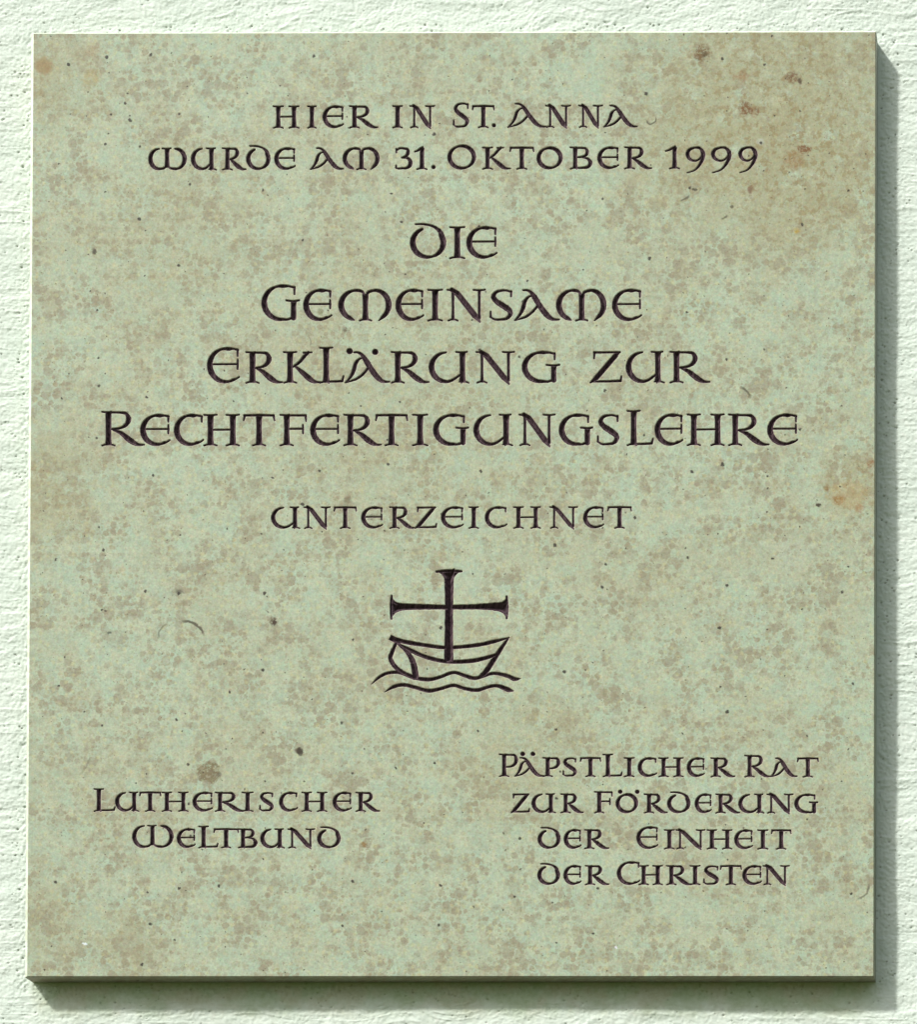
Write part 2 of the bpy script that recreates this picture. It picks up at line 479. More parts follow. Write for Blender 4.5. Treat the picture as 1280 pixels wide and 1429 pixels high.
# ------------------------------------------------------------------ wall
def build_wall():
    X0, X1, Z0, Z1 = -700.0, 720.0, -790.0, 760.0
    st = 1.0

    def axis(a, b):
        mid = np.arange(a, b + 0.1, st)
        g = np.cumsum(np.minimum(st * 1.012 ** np.arange(1, 700), 7.0))
        g = g[g < 2000]
        return np.concatenate([a - g[::-1], mid, b + g]), len(g)
    xs, ox = axis(X0, X1)
    zs, oz = axis(Z0, Z1)
    X, Z = np.meshgrid(xs, zs)
    # distance outside the stone's outline
    dx = np.maximum(np.abs(X) - W / 2, 0)
    dz = np.maximum(np.abs(Z) - H / 2, 0)
    d = np.hypot(dx, dz)
    wx = X + 26 * vnoise(X / 90, Z / 90, 1)
    wz = Z + 22 * vnoise(X / 70, Z / 70, 2) - 0.10 * X * (Z > H / 2) - 0.0 * X
    h = 5.0 * vnoise(wx / 170, wz / 120, 3)
    h += 1.7 * vnoise(wx / 46, wz / 13, 4)
    h += 0.8 * vnoise(wx / 26, wz / 6.0, 5)
    h += 0.9 * vnoise(wx / 12, wz / 4.0, 6)
    h += 0.9 * vnoise(wx / 4.2, wz / 3.0, 7)
    h += 0.8 * vnoise(wx / 2.3 + 0.3 * wz, wz / 2.0, 17)
    # ridges left by the trowel
    r = np.abs(vnoise(wx / 70, wz / 11, 8)) * 2
    h += 1.2 * np.clip(0.22 - r, 0, 1) / 0.22 * (vnoise(X / 60, Z / 60, 9) + 0.5)
    # grainy filled band round the stone
    band = np.clip(1 - (d - 16) / 10, 0, 1)
    grain = 1.7 * vnoise(X / 3.0, Z / 3.0, 10) + 1.5 * vnoise(X / 5.0, Z / 4.0, 11)
    h = h * (1 - 0.45 * band) + grain * (0.30 + 0.75 * band)
    h *= 0.74
    # pinholes
    rs = np.random.RandomState(5)
    pit = np.zeros_like(h)
    n = 9000
    cx = rs.uniform(X0, X1, n)
    cz = rs.uniform(Z0, Z1, n)
    for a, b, rr, keep in zip(cx, cz, rs.uniform(0.5, 1.25, n) ** 1.2, rs.rand(n)):
        dd = math.hypot(max(abs(a) - W / 2, 0), max(abs(b) - H / 2, 0))
        if dd == 0:
            continue
        if keep > (0.95 if dd < 30 else 0.5):
            continue
        i = int((b - Z0) / st) + oz
        j = int((a - X0) / st) + ox
        i0, i1, j0, j1 = max(i - 4, 0), i + 5, max(j - 5, 0), j + 6
        q = np.hypot((X[i0:i1, j0:j1] - a) * 0.75, Z[i0:i1, j0:j1] - b) / rr
        g = np.exp(-q * q)
        pit[i0:i1, j0:j1] = np.maximum(pit[i0:i1, j0:j1], g * (0.4 + 0.6 * keep))
    h -= 2.6 * pit
    # smooth lip of filler right at the stone
    lip = np.clip(1 - d / 5.0, 0, 1)
    h = h * (1 - lip) + lip * 1.2
    X0, X1, Z0, Z1 = xs[0], xs[-1], zs[0], zs[-1]
    edge = np.minimum.reduce([X - X0, X1 - X, Z - Z0, Z1 - Z])
    h *= np.clip(edge / 120, 0, 1)
    nx, nz = len(xs), len(zs)
    idx = np.arange(nx * nz).reshape(nz, nx)
    q = np.stack([idx[:-1, :-1], idx[:-1, 1:], idx[1:, 1:], idx[1:, :-1]], -1)
    hid = (np.abs(X[:-1, :-1] + 0.5) < W / 2 - 24) & (np.abs(Z[:-1, :-1] + 0.5) < H / 2 - 24)
    q = q[~hid]
    used = np.unique(q)
    remap = np.full(nx * nz, -1)
    remap[used] = np.arange(len(used))
    v = np.stack([X.ravel(), -h.ravel(), Z.ravel()], -1)[used]
    f1 = remap[q]
    B = 3600.0
    k = len(v)
    xa = [-B, X0, X1, B]
    za = [-B, Z0, Z1, B]
    ex = [(x, 0.0, z) for z in za for x in xa]
    f2 = []
    for j in range(3):
        for i in range(3):
            if i == 1 and j == 1:
                continue
            a = k + j * 4 + i
            f2.append((a, a + 1, a + 5, a + 4))
    v = np.concatenate([v, np.array(ex)])
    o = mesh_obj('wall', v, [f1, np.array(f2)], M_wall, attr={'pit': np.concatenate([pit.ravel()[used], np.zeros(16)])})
    o['label'] = 'white painted wall of rough trowelled plaster behind the stone plaque'
    o['category'] = 'wall'
    return o


build_wall()

# ------------------------------------------------------------------ lettering
def smooth(pts, n=7):
    P = np.array(pts, float)
    if len(P) < 3:
        return P
    Q = np.vstack([2 * P[0] - P[1], P, 2 * P[-1] - P[-2]])
    out = []
    for i in range(1, len(Q) - 2):
        for k in range(n):
            t = k / n
            a, b, c, d = Q[i - 1], Q[i], Q[i + 1], Q[i + 2]
            out.append(0.5 * (2 * b + (c - a) * t + (2 * a - 5 * b + 4 * c - d) * t * t + (3 * b - a - 3 * c + d) * t ** 3))
    out.append(P[-1])
    return np.array(out)


class Glyph:
    """strokes of one letter, in photo pixels with a half width at each point"""
    def __init__(self, x0, x1, yb, yt, s, t):
        self.x0, self.x1, self.yb, self.yt, self.s, self.t = x0, x1, yb, yt, s, t
        self.h = yb - yt
        self.strokes = []

    def X(self, u): return self.x0 + u * (self.x1 - self.x0)
    def Y(self, v): return self.yb - v * self.h

    def curve(self, pts, butt=(False, False)):
        """pts (u, v, kind) ; half width = k*s when k>0 else -k*t"""
        P = [(self.X(u), self.Y(v), (k * self.s if k > 0 else -k * self.t)) for u, v, k in pts]
        self.strokes.append((smooth(P), butt))

    def line(self, pts, butt=(False, False)):
        P = np.array([(self.X(u), self.Y(v), (k * self.s if k > 0 else -k * self.t)) for u, v, k in pts])
        self.strokes.append((P, butt))

    def raw(self, pts, butt=(False, False), curve=True):
        self.strokes.append((smooth(pts) if curve else np.array(pts, float), butt))

    def stem(self, x, v0=0.0, v1=1.0, foot=(1, 1), head=(1, 1), k=1.0, sf=None):
        """upright with bracketed serifs; x in pixels, foot/head = serif reach left and right"""
        s, t = self.s * k, self.t
        sf = sf if sf is not None else 2.15 * self.s
        yb, yt = self.Y(v0), self.Y(v1)
        L = yb - yt
        fb = s * 1.45 if foot[0] or foot[1] else s
        fh = s * 1.35 if head[0] or head[1] else s
        P = [(x, yb, fb), (x, yb - 0.07 * L, s * 1.12), (x, yb - 0.2 * L, s * 0.98), (x, yb - 0.5 * L, s * 0.92),
             (x, yb - 0.8 * L, s * 0.98), (x, yb - 0.93 * L, s * 1.1), (x, yt, fh)]
        self.strokes.append((np.array(P), (True, True)))
        if foot[0] or foot[1]:
            a, b = x - sf * foot[0], x + sf * foot[1]
            self.strokes.append((smooth([(a, yb + 0.2 * t, t * 0.9), ((a + x) / 2, yb - t * 0.8, t * 0.95), (x, yb - t * 1.0, t * 0.95), ((b + x) / 2, yb - t * 0.8, t * 0.95), (b, yb + 0.2 * t, t * 0.9)]), (False, False)))
        if head[0] or head[1]:
            a, b = x - sf * head[0], x + sf * head[1]
            self.strokes.append((smooth([(a, yt + 0.5 * t, t * 0.95), (x, yt + t * 0.9, t * 1.0), (b, yt + 0.3 * t, t * 0.9)]), (False, False)))

    def arc(self, cu, cv, a, b, th0, th1, phi=197, step=12, lo=1.25):
        """points of a pen-stressed ellipse arc, thick at phi and opposite"""
        n = max(int(abs(th1 - th0) / step), 2)
        k0 = lo * self.t / self.s
        out = []
        for i in range(n + 1):
            th = th0 + (th1 - th0) * i / n
            c = abs(math.cos(math.radians(th - phi)))
            out.append((cu + a * math.cos(math.radians(th)), cv + b * math.sin(math.radians(th)), k0 + (1 - k0) * c ** 1.15))
        return out

    def tick(self, u, v0, v1):
        self.line([(u, v0, -1.25), (u, v1, -0.95)])


def make_glyph(ch, x0, x1, yb, yt, s, t):
    g = Glyph(x0, x1, yb, yt, s, t)
    w = x1 - x0
    e = t / g.h                         # a thin half width as a share of the height
    sf = 2.15 * s
    us = s / w
    top, bot = 1 - 1.1 * e, 1.0 * e
    if ch == 'I':
        g.stem((x0 + x1) / 2, sf=w / 2)
    elif ch == 'H':
        g.stem(x0 + sf); g.stem(x1 - sf)
        g.line([(sf / w, .50, -1), (1 - sf / w, .51, -1)])
    elif ch == 'E':
        g.curve([(.95, top - .03, -1.3), (.80, top, -1.15)] + g.arc(.58, .5, .58 - us, .5 - e, 80, 298) + [(.90, .115, -1.0), (.99, .17, -.9)])
        g.line([(.10, .525, -1), (.93, .53, -1)])
        g.tick(.945, top - .03, .76)
        g.line([(.945, .66, -.9), (.945, .53, -1.2), (.945, .39, -1.0)])
    elif ch == 'C':
        g.curve([(.95, top - .03, -1.3), (.79, top, -1.2)] + g.arc(.57, .5, .57 - us, .5 - e, 80, 298) + [(.90, .115, -1.0), (1.0, .18, -.9)])
        g.tick(.945, top - .03, .76)
    elif ch == 'G':
        g.curve([(.87, top - .04, -1.3), (.72, top, -1.2)] + g.arc(.53, .5, .53 - us, .5 - e, 84, 276) + [(.70, .03, -1.2), (.86, .10, -1.5)])
        g.tick(.875, top - .03, .74)
        g.line([(.855, .54, 1.05), (.85, .40, .92), (.85, .08, .95)], (True, False))
        g.curve([(.66, .565, -1.0), (.855, .545, -1.1), (1.0, .57, -1.0)])
    elif ch == 'R':
        sx = x0 + sf
        u0 = sf / w
        g.stem(sx, head=(1, .4))
        g.curve([(u0 * .9, top, -1.1), (.42, top, -1.2), (.57, .93, .62), (.63, .77, .88), (.57, .61, .70), (.43, .51, -1.3), (u0 + us * .6, .475, -1.0)])
        g.curve([(u0 + us * 1.3, .48, -1.2), (.45, .36, .75), (.62, .19, 1.0), (.76, .075, .85), (.88, .02, -1.4), (1.0, .02, -.8)])
    elif ch == 'P':
        u0 = sf / w
        g.stem(x0 + sf, head=(1, .4))
        g.curve([(u0 * .9, top, -1.1), (.58, top, -1.2), (.82, .93, .62), (.90, .74, .9), (.82, .55, .70), (.60, .44, -1.3), (u0 + us * .6, .42, -1.0)])
    elif ch == 'B':
        u0 = sf / w
        g.stem(x0 + sf, foot=(1, .3), head=(1, .3))
        g.curve([(u0 * .9, top, -1.1), (.48, top, -1.2), (.70, .93, .55), (.79, .77, .8), (.70, .61, .62), (.50, .54, -1.2), (u0, .53, -1.0)])
        g.curve([(.50, .54, -1.0), (.80, .46, .60), (.93, .28, .95), (.82, .09, .72), (.52, bot, -1.3), (u0, bot, -1.1)])
    elif ch == 'N':
        ul = (1.7 * s + 1) / w
        ur = 1 - (1.9 * s) / w
        g.stem(x0 + ul * w, k=.52, head=(1.0, 0), foot=(.85, .85), sf=1.9 * s)
        g.stem(x0 + ur * w, v0=.04, k=.52, head=(1, 1), foot=(0, 0), sf=1.95 * s)
        g.line([(ul - .03, .985, .8), (ul + .12, .86, 1.0), (ur - .12, .16, 1.05), (ur + .015, -.045, .35)], (False, False))
    elif ch == 'S':
        g.curve([(.88, top - .05, -1.2), (.72, top - .005, -1.1), (.52, top, -1.2), (.28, .91, .55), (.17, .76, .82), (.30, .61, .95), (.58, .46, 1.05), (.80, .33, .95), (.84, .20, .80), (.70, .065, .55), (.45, bot, -1.2), (.22, .035, -1.15), (.06, .11, -1.0)])
        g.tick(.88, top - .03, .77)
        g.tick(.06, .11, .28)
    elif ch == 'T':
        g.stem((x0 + x1) / 2, v1=.985, head=(0, 0))
        g.line([(.04, .965, -1.15), (.5, .975, -1.3), (.96, .965, -1.15)])
        g.line([(.055, .965, -1.25), (.02, .80, -.8)])
        g.line([(.95, .965, -1.25), (.985, .80, -.8)])
    elif ch == 'L':
        u0 = sf / w
        g.stem(x0 + sf * 1.02, foot=(1, .4))
        g.line([(u0, bot, -1.1), (.7, bot + .005, -1.2), (.93, bot + .02, -1.3)])
        g.line([(.93, bot + .02, -1.3), (.985, .185, -.9)])
    elif ch == 'F':
        u0 = sf / w
        g.stem(x0 + sf, head=(1, .4))
        g.line([(u0, top, -1.1), (.96, top + .005, -1.2)])
        g.line([(.96, top, -1.3), (.985, .77, -.8)])
        g.line([(u0, .53, -1.0), (.86, .535, -1.1)])
        g.line([(.86, .66, -.9), (.86, .535, -1.2), (.865, .38, -.9)])
    elif ch == 'K':
        u0 = sf / w
        g.stem(x0 + sf)
        g.curve([(u0 + us * .8, .50, -1.0), (.42, .66, -1.5), (.56, .86, .62), (.66, .975, -1.4)])
        g.line([(.53, .965, -1.0), (.75, .975, -.9)])
        g.curve([(u0 + us * 1.6, .54, -1.2), (.50, .33, .85), (.68, .14, 1.0), (.80, .045, .72), (.90, .02, -1.2), (1.0, .02, -.8)])
    elif ch == 'Z':
        g.line([(.14, top, -1.2), (.94, top + .01, -1.1)])
        g.line([(.155, top, -1.3), (.14, .77, -.9)])
        g.line([(.90, top, .45), (.80, .86, .8), (.22, .16, .9), (.02, -.01, .3)])
        g.line([(.06, bot, -1.1), (.60, bot, -1.2), (.95, bot + .02, -1.3)])
        g.line([(.96, bot + .02, -1.3), (.985, .20, -.9)])
    elif ch == 'O':
        g.curve(g.arc(.5, .5, .5 - us, .5 - e, 95, 455, phi=204, step=12))
    elif ch == 'D':
        g.curve(g.arc(.5, .495, .5 - us, .495 - e, 112, 386, phi=196) + [(.84, .83, .80), (.745, .94, .60), (.62, 1.02, .46), (.48, 1.065, -1.25), (.33, 1.085, -1.1), (.16, 1.08, -.9)])
    elif ch == 'U':
        ur = 1 - (2.1 * s) / w
        g.stem(x0 + ur * w, foot=(.15, 1), head=(1, .75))
        g.curve([(.44, top + .01, -.9)] + g.arc(.45, .5, .45 - us, .5 - e, 108, 276) + [(.62, .10, -1.35), (ur - us * .6, .26, -1.1)])
    elif ch == 'W':
        um = .49
        g.stem(x0 + um * w, v0=.10, foot=(0, 0), head=(1, .75), k=1.0)
        g.curve([(.29, top + .01, -.9)] + g.arc(.285, .5, .285 - us, .5 - e, 108, 280) + [(.40, .075, -1.4), (um - .01, .20, -1.1)])
        g.curve([(um + .01, .20, -1.1), (.58, .075, -1.4)] + g.arc(.71, .5, .29 - us, .5 - e, -95, 74, phi=13) + [(.69, top + .01, -.9)])
    elif ch == 'M':
        um = .51
        g.stem(x0 + um * w, v1=.86, foot=(1, 1), head=(0, 0), sf=2.0 * s)
        g.curve([(um - .01, .80, -1.1), (.45, .925, -1.4)] + g.arc(.34, .5, .34 - us, .5 - e, 84, 248, phi=190) + [(.30, .012, -.8)])
        g.curve([(um, .78, -1.1), (.57, .915, -1.4)] + g.arc(.69, .5, .31 - us, .5 - e, 92, -52, phi=12) + [(.76, -.005, -.6)])
    elif ch == 'A':
        g.curve([(.19, .975, -.9), (.28, .97, -1.2), (.37, .90, .62), (.46, .72, .95), (.57, .46, 1.0), (.70, .21, 1.0), (.80, .08, .80), (.90, .03, -1.3), (1.0, .03, -.8)])
        g.curve([(.40, .80, -.9), (.31, .755, .40), (.235, .62, .66), (.195, .42, .72), (.14, .24, .56), (.07, .10, -1.1), (0, .0, -.7)])
        g.curve([(0, .0, -.7), (.12, .055, -1.0), (.25, .12, -1.2), (.38, .25, -1.3), (.48, .41, -1.3), (.54, .53, -1.2)])
    elif ch == '1':
        u = .62
        g.stem(x0 + u * w, head=(0, 0), sf=2.2 * s, v1=1.0)
        g.curve([(.03, .80, -.9), (.25, .85, -1.2), (.5, .94, -1.4), (.68, 1.02, -.9)])
    elif ch == '3':
        g.curve([(.07, .87, -1.0), (.25, .955, -1.2), (.48, top, -1.3), (.72, .90, .70), (.74, .74, .80), (.62, .60, -1.6), (.38, .525, -1.0)])
        g.curve([(.40, .525, -1.0), (.68, .52, -1.5), (.88, .38, .90), (.87, .20, .92), (.68, .06, .62), (.40, bot, -1.2), (.18, .03, -1.2), (.03, .06, -1.0)])
        g.tick(.06, .92, .76)
        g.tick(.04, .06, .17)
    elif ch == '9':
        g.curve([(.46, top, -1.2), (.22, .86, .72), (.12, .66, .90), (.22, .45, .78), (.46, .35, -1.3), (.68, .42, -1.1), (.84, .60, -1.0)])
        g.curve([(.46, top, -1.2), (.70, .94, .62), (.87, .76, .95), (.88, .52, .95), (.74, .20, .70), (.48, -.07, .42), (.10, -.20, -.7)])
    elif ch == '.':
        g.raw([((x0 + x1) / 2 - .2, yb - w / 2, w / 2), ((x0 + x1) / 2 + .2, yb - w / 2, w / 2)], curve=False)
    return g


def dot(x, y, r):
    g = Glyph(x - r, x + r, y + r, y - r, r, r)
    g.raw([(x - .3, y, r), (x + .3, y, r)], curve=False)
    return g


# rows of the inscription: label, baseline (x,y)-(x,y), cap height, half widths, words
ROWS = [
    ("top row", (381, 178.4), (890, 177.2), 30.6, 3.15, 1.25, [
        [('H', 381.5, 417), ('I', 429.5, 441), ('E', 450, 479.5), ('R', 488, 527.5)],
        [('I', 548.5, 561.5), ('N', 572, 606.5)],
        [('S', 632, 656, 1.13), ('T', 659, 690.5), ('.', 686.8, 692.4)],
        [('A', 709, 763, 1.1), ('N', 762, 796.5), ('N', 808, 841), ('A', 843, 890)]]),
    ("second row", (206, 237.0), (1060, 234.8), 30.4, 3.15, 1.25, [
        [('W', 206.5, 260.5), ('U', 266, 301.5), ('R', 310.5, 343), ('D', 343.2, 377.5), ('E', 382.5, 412)],
        [('A', 433, 479.5), ('M', 478, 530)],
        [('3', 552, 575.5), ('1', 578.5, 595.5), ('.', 602.4, 608)],
        [('O', 624.5, 664.8, 1.1), ('K', 674, 712.5), ('T', 711.5, 745.8), ('O', 749, 786), ('B', 796.5, 826.5), ('E', 834, 864), ('R', 872.5, 910)],
        [('1', 929, 950), ('9', 956.8, 985), ('9', 992.2, 1021.8), ('9', 1030.5, 1058)]]),
    ("third row", (572, 360.2), (694, 360.2), 43.8, 4.15, 1.45, [
        [('D', 572, 623), ('I', 628.3, 648.5), ('E', 651, 694)]]),
    ("fourth row", (365, 447.2), (896, 447.2), 43.4, 4.1, 1.45, [
        [('G', 364.5, 417.5, 1.14), ('E', 423, 463), ('M', 472, 546.6), ('E', 552, 591.5), ('I', 597.6, 617.4), ('N', 624.5, 677), ('S', 683, 718), ('A', 718.5, 781), ('M', 776.3, 847), ('E', 854.5, 896)]]),
    ("fifth row", (289, 534.2), (991, 533.6), 43.4, 4.1, 1.45, [
        [('E', 288.5, 334, 1.13), ('R', 343.4, 394.2), ('K', 396, 448), ('L', 446.2, 480, 1.14), ('A', 482, 544), ('dot', 488, 490, 4.3), ('dot', 523.8, 491.2, 4.3), ('R', 546.5, 599), ('U', 598.3, 654.2), ('N', 665, 717.8), ('G', 728.5, 781)],
        [('Z', 823.3, 868.5), ('U', 873.8, 927.3), ('R', 936, 991.3)]]),
    ("sixth row", (142, 621.6), (1114, 621.0), 43.2, 4.1, 1.45, [
        [('R', 142.2, 201, 1.1), ('E', 195, 237), ('C', 242.3, 283.5), ('H', 284.7, 333.5), ('T', 339, 383.8), ('F', 391.3, 427.8), ('E', 432.6, 474), ('R', 480.3, 532), ('T', 523.7, 569.5), ('I', 576.4, 596.8), ('G', 604.5, 653.8), ('U', 660.8, 715.2), ('N', 725, 774.6), ('G', 780.2, 827.2), ('S', 833, 866.5), ('L', 876, 912.6, 1.12), ('E', 914, 953.8), ('H', 960.2, 1011), ('R', 1018, 1073.8), ('E', 1071.5, 1114)]]),
    ("seventh row", (378, 737.2), (882, 736.8), 29.8, 3.05, 1.2, [
        [('U', 378, 418), ('N', 424, 460.5), ('T', 465.7, 497.8), ('E', 504, 534.2), ('R', 544.2, 579), ('Z', 578.8, 609.6), ('E', 615.5, 647), ('I', 655, 667.8), ('C', 676.8, 707.6), ('H', 717.4, 754.6), ('N', 767.7, 806.2), ('E', 814.2, 843.2), ('T', 848.2, 882.2)]]),
    ("upper row of the left signatory", (131, 1132.0), (530, 1132.2), 26.6, 3.0, 1.15, [
        [('L', 131, 160.6, 1.18), ('U', 160, 193.2), ('T', 194, 224.6), ('H', 226.2, 262), ('E', 268.3, 296.4), ('R', 300.5, 341), ('I', 338, 352.8), ('S', 361.5, 382.5), ('C', 389.2, 415), ('H', 421.6, 456), ('E', 464, 490.4), ('R', 497, 530)]]),
    ("lower row of the left signatory", (184, 1182.8), (476, 1183.4), 26.6, 3.0, 1.15, [
        [('W', 184, 242, 1.17), ('E', 246.3, 272.2), ('L', 277.3, 304.2, 1.13), ('T', 297.6, 333.2), ('B', 332.6, 358.4), ('U', 363, 396.6), ('N', 401.6, 438.8), ('D', 442.4, 475.6)]]),
    ("first row of the right signatory", (698, 1083.4), (1144, 1084.2), 26.4, 3.0, 1.15, [
        [('P', 697.5, 723.4, 1.18), ('A', 718.7, 759.2), ('dot', 730, 1052.2, 3.1), ('dot', 744.4, 1052.2, 3.1), ('P', 758.3, 782.2), ('S', 785.4, 806.2), ('T', 810, 839.2), ('L', 842.3, 869, 1.18), ('I', 872, 885.6), ('C', 890.4, 917), ('H', 920.2, 954), ('E', 959, 983.8), ('R', 993.2, 1026.2)],
        [('R', 1040.5, 1076, 1.14), ('A', 1076.3, 1113.4), ('T', 1113.2, 1143.4)]]),
    ("second row of the right signatory", (713, 1134.0), (1142, 1134.6), 26.4, 3.0, 1.15, [
        [('Z', 713.2, 739.6), ('U', 742, 775.5), ('R', 783.4, 814.6)],
        [('F', 830.4, 855.2, 1.12), ('O', 859.6, 891.4), ('dot', 866, 1105, 3.0), ('dot', 890, 1105, 3.0), ('R', 900, 932), ('D', 931.5, 964.5), ('E', 970, 993.6), ('R', 1000, 1033.2), ('U', 1031, 1066.8), ('N', 1071, 1107.4), ('G', 1109.2, 1141.8)]]),
    ("third row of the right signatory", (750, 1184.0), (1105, 1184.8), 26.6, 3.0, 1.15, [
        [('D', 750.6, 783), ('E', 787, 811.4), ('R', 816.6, 850.2)],
        [('E', 888.6, 919, 1.15), ('I', 928.2, 941.6), ('N', 943.8, 984.2), ('H', 987.8, 1022.2), ('E', 1025.3, 1051.2), ('I', 1058.5, 1072.4), ('T', 1077, 1105.2)]]),
    ("fourth row of the right signatory", (750, 1234.4), (1102, 1234.6), 26.6, 3.0, 1.15, [
        [('D', 750.2, 782.2), ('E', 786.6, 811.4), ('R', 817.6, 850.4)],
        [('C', 861.4, 893.6, 1.2), ('H', 892.4, 925), ('R', 931.2, 966), ('I', 964, 977.6), ('S', 981.8, 1005), ('T', 1005.6, 1035.8), ('E', 1036.6, 1063.6), ('N', 1065.6, 1102)]]),
]


def em(pts):
    return [(x / 5.12 + 500, y / 5.12 + 780, hw) for x, y, hw in pts]


def emblem_parts():
    def G(): return Glyph(500, 750, 980, 780, 1, 1)
    cross = G()
    cross.raw(em([(648, 80, 9.0), (648, 92, 8.4), (649, 108, 7.4), (650, 135, 6.8), (650, 220, 6.3), (650, 350, 5.7), (648, 600, 6.2), (648, 737, 6.6)]), (True, True))
    cross.raw(em([(560, 91, 1.9), (600, 88, 2.3), (648, 86, 2.6), (700, 87, 2.3), (738, 88, 1.9)]))
    cross.raw(em([(575, 92, 1.2), (598, 98, 2.4), (616, 116, 2.6), (624, 138, 1.8)]))
    cross.raw(em([(724, 90, 1.2), (702, 97, 2.4), (684, 114, 2.6), (675, 138, 1.8)]))
    cross.raw(em([(233, 346, 8.6), (250, 346, 7.6), (272, 344, 6.4), (310, 343, 5.4), (370, 342, 4.7), (500, 343, 3.9), (640, 345, 3.6), (800, 343, 3.8), (900, 341, 4.6), (970, 341, 5.6), (1020, 343, 6.8), (1048, 345, 8.0), (1068, 346, 9.0)]), (True, True))
    cross.raw(em([(239, 264, 1.7), (238, 300, 2.2), (237, 345, 2.5), (237, 390, 2.2), (237, 428, 1.7)]))
    cross.raw(em([(241, 285, 1.4), (248, 304, 2.6), (266, 318, 2.6), (300, 325, 1.8)]))
    cross.raw(em([(240, 408, 1.4), (247, 388, 2.6), (264, 374, 2.6), (300, 364, 1.8)]))
    cross.raw(em([(1062, 270, 1.7), (1063, 310, 2.2), (1064, 345, 2.6), (1063, 390, 2.2), (1062, 424, 1.7)]))
    cross.raw(em([(1060, 288, 1.4), (1052, 306, 2.6), (1034, 318, 2.6), (990, 325, 1.8)]))
    cross.raw(em([(1060, 408, 1.4), (1050, 386, 2.6), (1030, 372, 2.6), (985, 360, 1.8)]))
    boat = G()
    boat.raw(em([(226, 560, 4.1), (262, 578, 4.3), (290, 592, 3.9)]), (True, False), False)
    boat.raw(em([(255, 568, 2.6), (330, 592, 3.3), (480, 617, 2.9), (640, 634, 2.8), (850, 616, 2.9), (980, 588, 2.6), (1080, 562, 1.0)]))
    boat.raw(em([(280, 604, 1.6), (380, 656, 3.2), (500, 706, 3.2), (640, 734, 2.9), (800, 730, 3.2), (910, 708, 2.9), (1000, 678, 2.2)]))
    boat.raw(em([(1070, 572, 1.6), (1022, 640, 3.0), (970, 720, 3.7), (912, 806, 3.8), (862, 850, 2.6)]))
    boat.raw(em([(272, 598, 2.2), (242, 668, 3.0), (230, 712, 3.3), (262, 768, 3.4), (322, 814, 3.3), (400, 850, 3.2)]))
    boat.raw(em([(288, 612, 1.6), (350, 665, 3.2), (392, 740, 4.3), (412, 842, 4.8)]))
    w1 = G()
    w1.raw(em([(94, 897, .6), (150, 845, 2.3), (210, 817, 2.4), (290, 812, 2.6), (400, 848, 2.9), (500, 862, 3.0), (580, 846, 2.6), (680, 812, 2.5), (760, 834, 2.7), (830, 853, 2.8), (900, 836, 2.5), (970, 818, 2.5), (1060, 834, 2.9), (1118, 858, 3.2), (1162, 855, .6)]))
    w2 = G()
    w2.raw(em([(188, 953, .6), (250, 915, 2.5), (320, 900, 2.7), (400, 916, 2.8), (500, 942, 3.0), (580, 930, 2.6), (680, 904, 2.6), (760, 926, 2.7), (850, 938, 2.8), (940, 912, 2.5), (1000, 908, 2.7), (1070, 934, 3.6), (1112, 944, .8)]))
    return [('cross', [cross]), ('boat', [boat]), ('wave', [w1]), ('wave', [w2])]


# ------------------------------------------------------------------ the plaque
CH_L, CH_T, CH_B, CH_R = 4.2, 3.0, 1.0, 1.2       # bevel round the face: width across it
DP_L, DP_T, DP_B, DP_R = 3.2, 1.9, 1.0, 1.2       # and depth
FX0, FX1 = -W / 2 + CH_L, W / 2 - CH_R
FZ0, FZ1 = -H / 2 + CH_B, H / 2 - CH_T
TILE = 32                                          # fine cells per tile side
NTX, NTZ = 74, 83
NX, NZ = NTX * TILE, NTZ * TILE
HX, HZ = (FX1 - FX0) / NX, (FZ1 - FZ0) / NZ
depth = np.zeros((NZ + 1, NX + 1), np.float32)
owner = np.full((NZ + 1, NX + 1), -1, np.int16)


def carve(g, oid, rs, grow=0.46):
    """V-cut the strokes of a glyph into the height field"""
    for P, butt in g.strokes:
        a = np.array([(*on_face(x, y), hw + grow) for x, y, hw in P])
        # hand-cut unevenness
        a[:, 2] *= 1 + 0.03 * rs.randn(len(a)) * (a[:, 2] > 2.2)
        a[:, :2] += 0.05 * rs.randn(len(a), 2)
        m = a[:, 2].max() + 1.5
        i0 = max(int((a[:, 1].min() - m - FZ0) / HZ), 0)
        i1 = min(int((a[:, 1].max() + m - FZ0) / HZ) + 2, NZ + 1)
        j0 = max(int((a[:, 0].min() - m - FX0) / HX), 0)
        j1 = min(int((a[:, 0].max() + m - FX0) / HX) + 2, NX + 1)
        X, Z = np.meshgrid(FX0 + np.arange(j0, j1) * HX, FZ0 + np.arange(i0, i1) * HZ)
        best = np.full(X.shape, -1e9)
        n = len(a) - 1
        for k in range(n):
            p, q = a[k], a[k + 1]
            ex, ez = q[0] - p[0], q[1] - p[1]
            L = math.hypot(ex, ez) + 1e-6
            tu = ((X - p[0]) * ex + (Z - p[1]) * ez) / (L * L)
            tc = np.clip(tu, 0, 1)
            dd = np.hypot(X - p[0] - tc * ex, Z - p[1] - tc * ez)
            v = (p[2] + (q[2] - p[2]) * tc) - dd
            np.maximum(best, v, out=best)
        for on, p, q in ((butt[0], a[0], a[1]), (butt[1], a[-1], a[-2])):
            if on:
                L = math.hypot(q[0] - p[0], q[1] - p[1])
                best = np.minimum(best, ((X - p[0]) * (q[0] - p[0]) + (Z - p[1]) * (q[1] - p[1])) / L + 0.6)
        sub = depth[i0:i1, j0:j1]
        up = best > np.maximum(sub, 0)
        owner[i0:i1, j0:j1][up] = oid
        sub[up] = best[up]


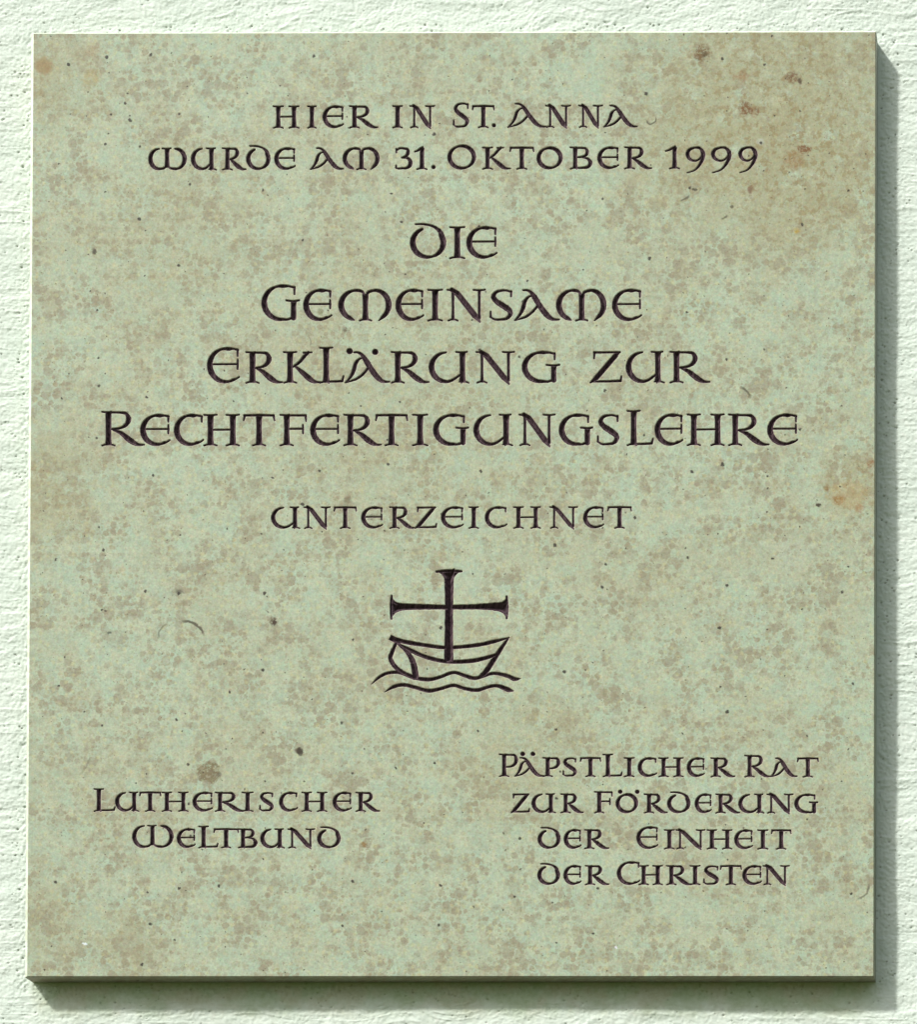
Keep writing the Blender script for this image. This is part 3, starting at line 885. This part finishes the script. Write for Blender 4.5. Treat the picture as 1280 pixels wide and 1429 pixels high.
plaque = empty('memorial_plaque')
plaque['label'] = 'greenish mottled limestone plaque with engraved dark lettering and ship emblem on white wall'
plaque['category'] = 'plaque'

pieces = []                       # (object name, parent)
rs = np.random.RandomState(3)
for label, (ax, ay), (bx, by), cap, s, t, words in ROWS:
    row = empty('inscription_line', plaque)
    for word in words:
        oid = len(pieces)
        pieces.append(('engraved_word', row))
        for c in word:
            if c[0] == 'dot':
                carve(dot(c[1], c[2], c[3]), oid, rs)
                continue
            ch, x0, x1 = c[:3]
            k = c[3] if len(c) > 3 else 1.0
            f = ((x0 + x1) / 2 - ax) / (bx - ax)
            yb = ay + (by - ay) * f
            carve(make_glyph(ch, x0, x1, yb, yb - cap * k, s, t), oid, rs)
emblem = empty('ship_emblem', plaque)
for nm, gl in emblem_parts():
    oid = len(pieces)
    pieces.append((nm, emblem))
    for g in gl:
        carve(g, oid, rs, 0.34)

SLOPE = 1.3
depth = np.maximum(depth, 0)
# cells that belong to a cut
own4 = np.maximum.reduce([owner[:-1, :-1], owner[:-1, 1:], owner[1:, :-1], owner[1:, 1:]])
cut = own4 >= 0
tile_fine = cut.reshape(NTZ, TILE, NTX, TILE).any((1, 3))
grid = np.arange((NZ + 1) * (NX + 1)).reshape(NZ + 1, NX + 1)
q = np.stack([grid[:-1, :-1], grid[:-1, 1:], grid[1:, 1:], grid[1:, :-1]], -1)
fine = np.repeat(np.repeat(tile_fine, TILE, 0), TILE, 1)
slab_q = q[fine & ~cut]
tz, tx = np.nonzero(~tile_fine)
big = np.stack([grid[tz * TILE, tx * TILE], grid[tz * TILE, (tx + 1) * TILE], grid[(tz + 1) * TILE, (tx + 1) * TILE], grid[(tz + 1) * TILE, tx * TILE]], -1)


def gather(quads):
    used, inv = np.unique(quads, return_inverse=True)
    zi, xi = np.divmod(used, NX + 1)
    d = depth[zi, xi]
    v = np.stack([FX0 + xi * HX, -T + d * SLOPE, FZ0 + zi * HZ], -1)
    return v, inv.reshape(-1, 4), d


# body behind the face: chamfer strips, sides, back
v, f, d = gather(np.concatenate([slab_q, big]))
k = len(v)
ring0 = [(FX0, -T, FZ0), (FX1, -T, FZ0), (FX1, -T, FZ1), (FX0, -T, FZ1)]
ring1 = [(-W / 2, -T + DP_L, -H / 2), (W / 2, -T + DP_B, -H / 2), (W / 2, -T + DP_T, H / 2), (-W / 2, -T + DP_L, H / 2)]
ring2 = [(-W / 2, -2.0, -H / 2), (W / 2, -2.0, -H / 2), (W / 2, -2.0, H / 2), (-W / 2, -2.0, H / 2)]
ex = np.array(ring0 + ring1 + ring2)
ef = []
for r in (0, 4):
    for i in range(4):
        j = (i + 1) % 4
        if r == 0 and i > 1:
            continue                       # the paler bevels on top and left are a part of their own
        ef.append((k + r + i, k + r + 4 + i, k + r + 4 + j, k + r + j))
ef.append((k + 8, k + 11, k + 10, k + 9))
mesh_obj('stone_slab', np.concatenate([v, ex]), [f, np.array(ef)], M_cut, plaque, {'cut': np.concatenate([d, np.zeros(12)])})
bev = np.array(ring0[2:] + ring0[:1] + ring1[2:] + ring1[:1])
bev_o = mesh_obj('bevelled_edge', bev, [np.array([(0, 3, 4, 1), (1, 4, 5, 2)])], M_edge, plaque)
bev_o['label'] = 'pale bevel along the top and left edge'
for i, (nm, par) in enumerate(pieces):
    v, f, d = gather(q[own4 == i])
    mesh_obj(nm, v, [f], M_cut, par, {'cut': d})

# bedding mortar, set back from the stone's edge so a dark joint shows
a, b = W / 2 - 5, H / 2 - 4
bv = [(x, y, z) for y in (-2.0 + 0.3, 4.0) for x, z in ((-a, -b), (a, -b), (a, b), (-a, b))]
bf = [(0, 1, 2, 3), (4, 7, 6, 5)] + [(i, i + 4, (i + 1) % 4 + 4, (i + 1) % 4) for i in range(4)]
mesh_obj('mortar_bed', np.array(bv), [np.array(bf)], M_mortar, plaque)
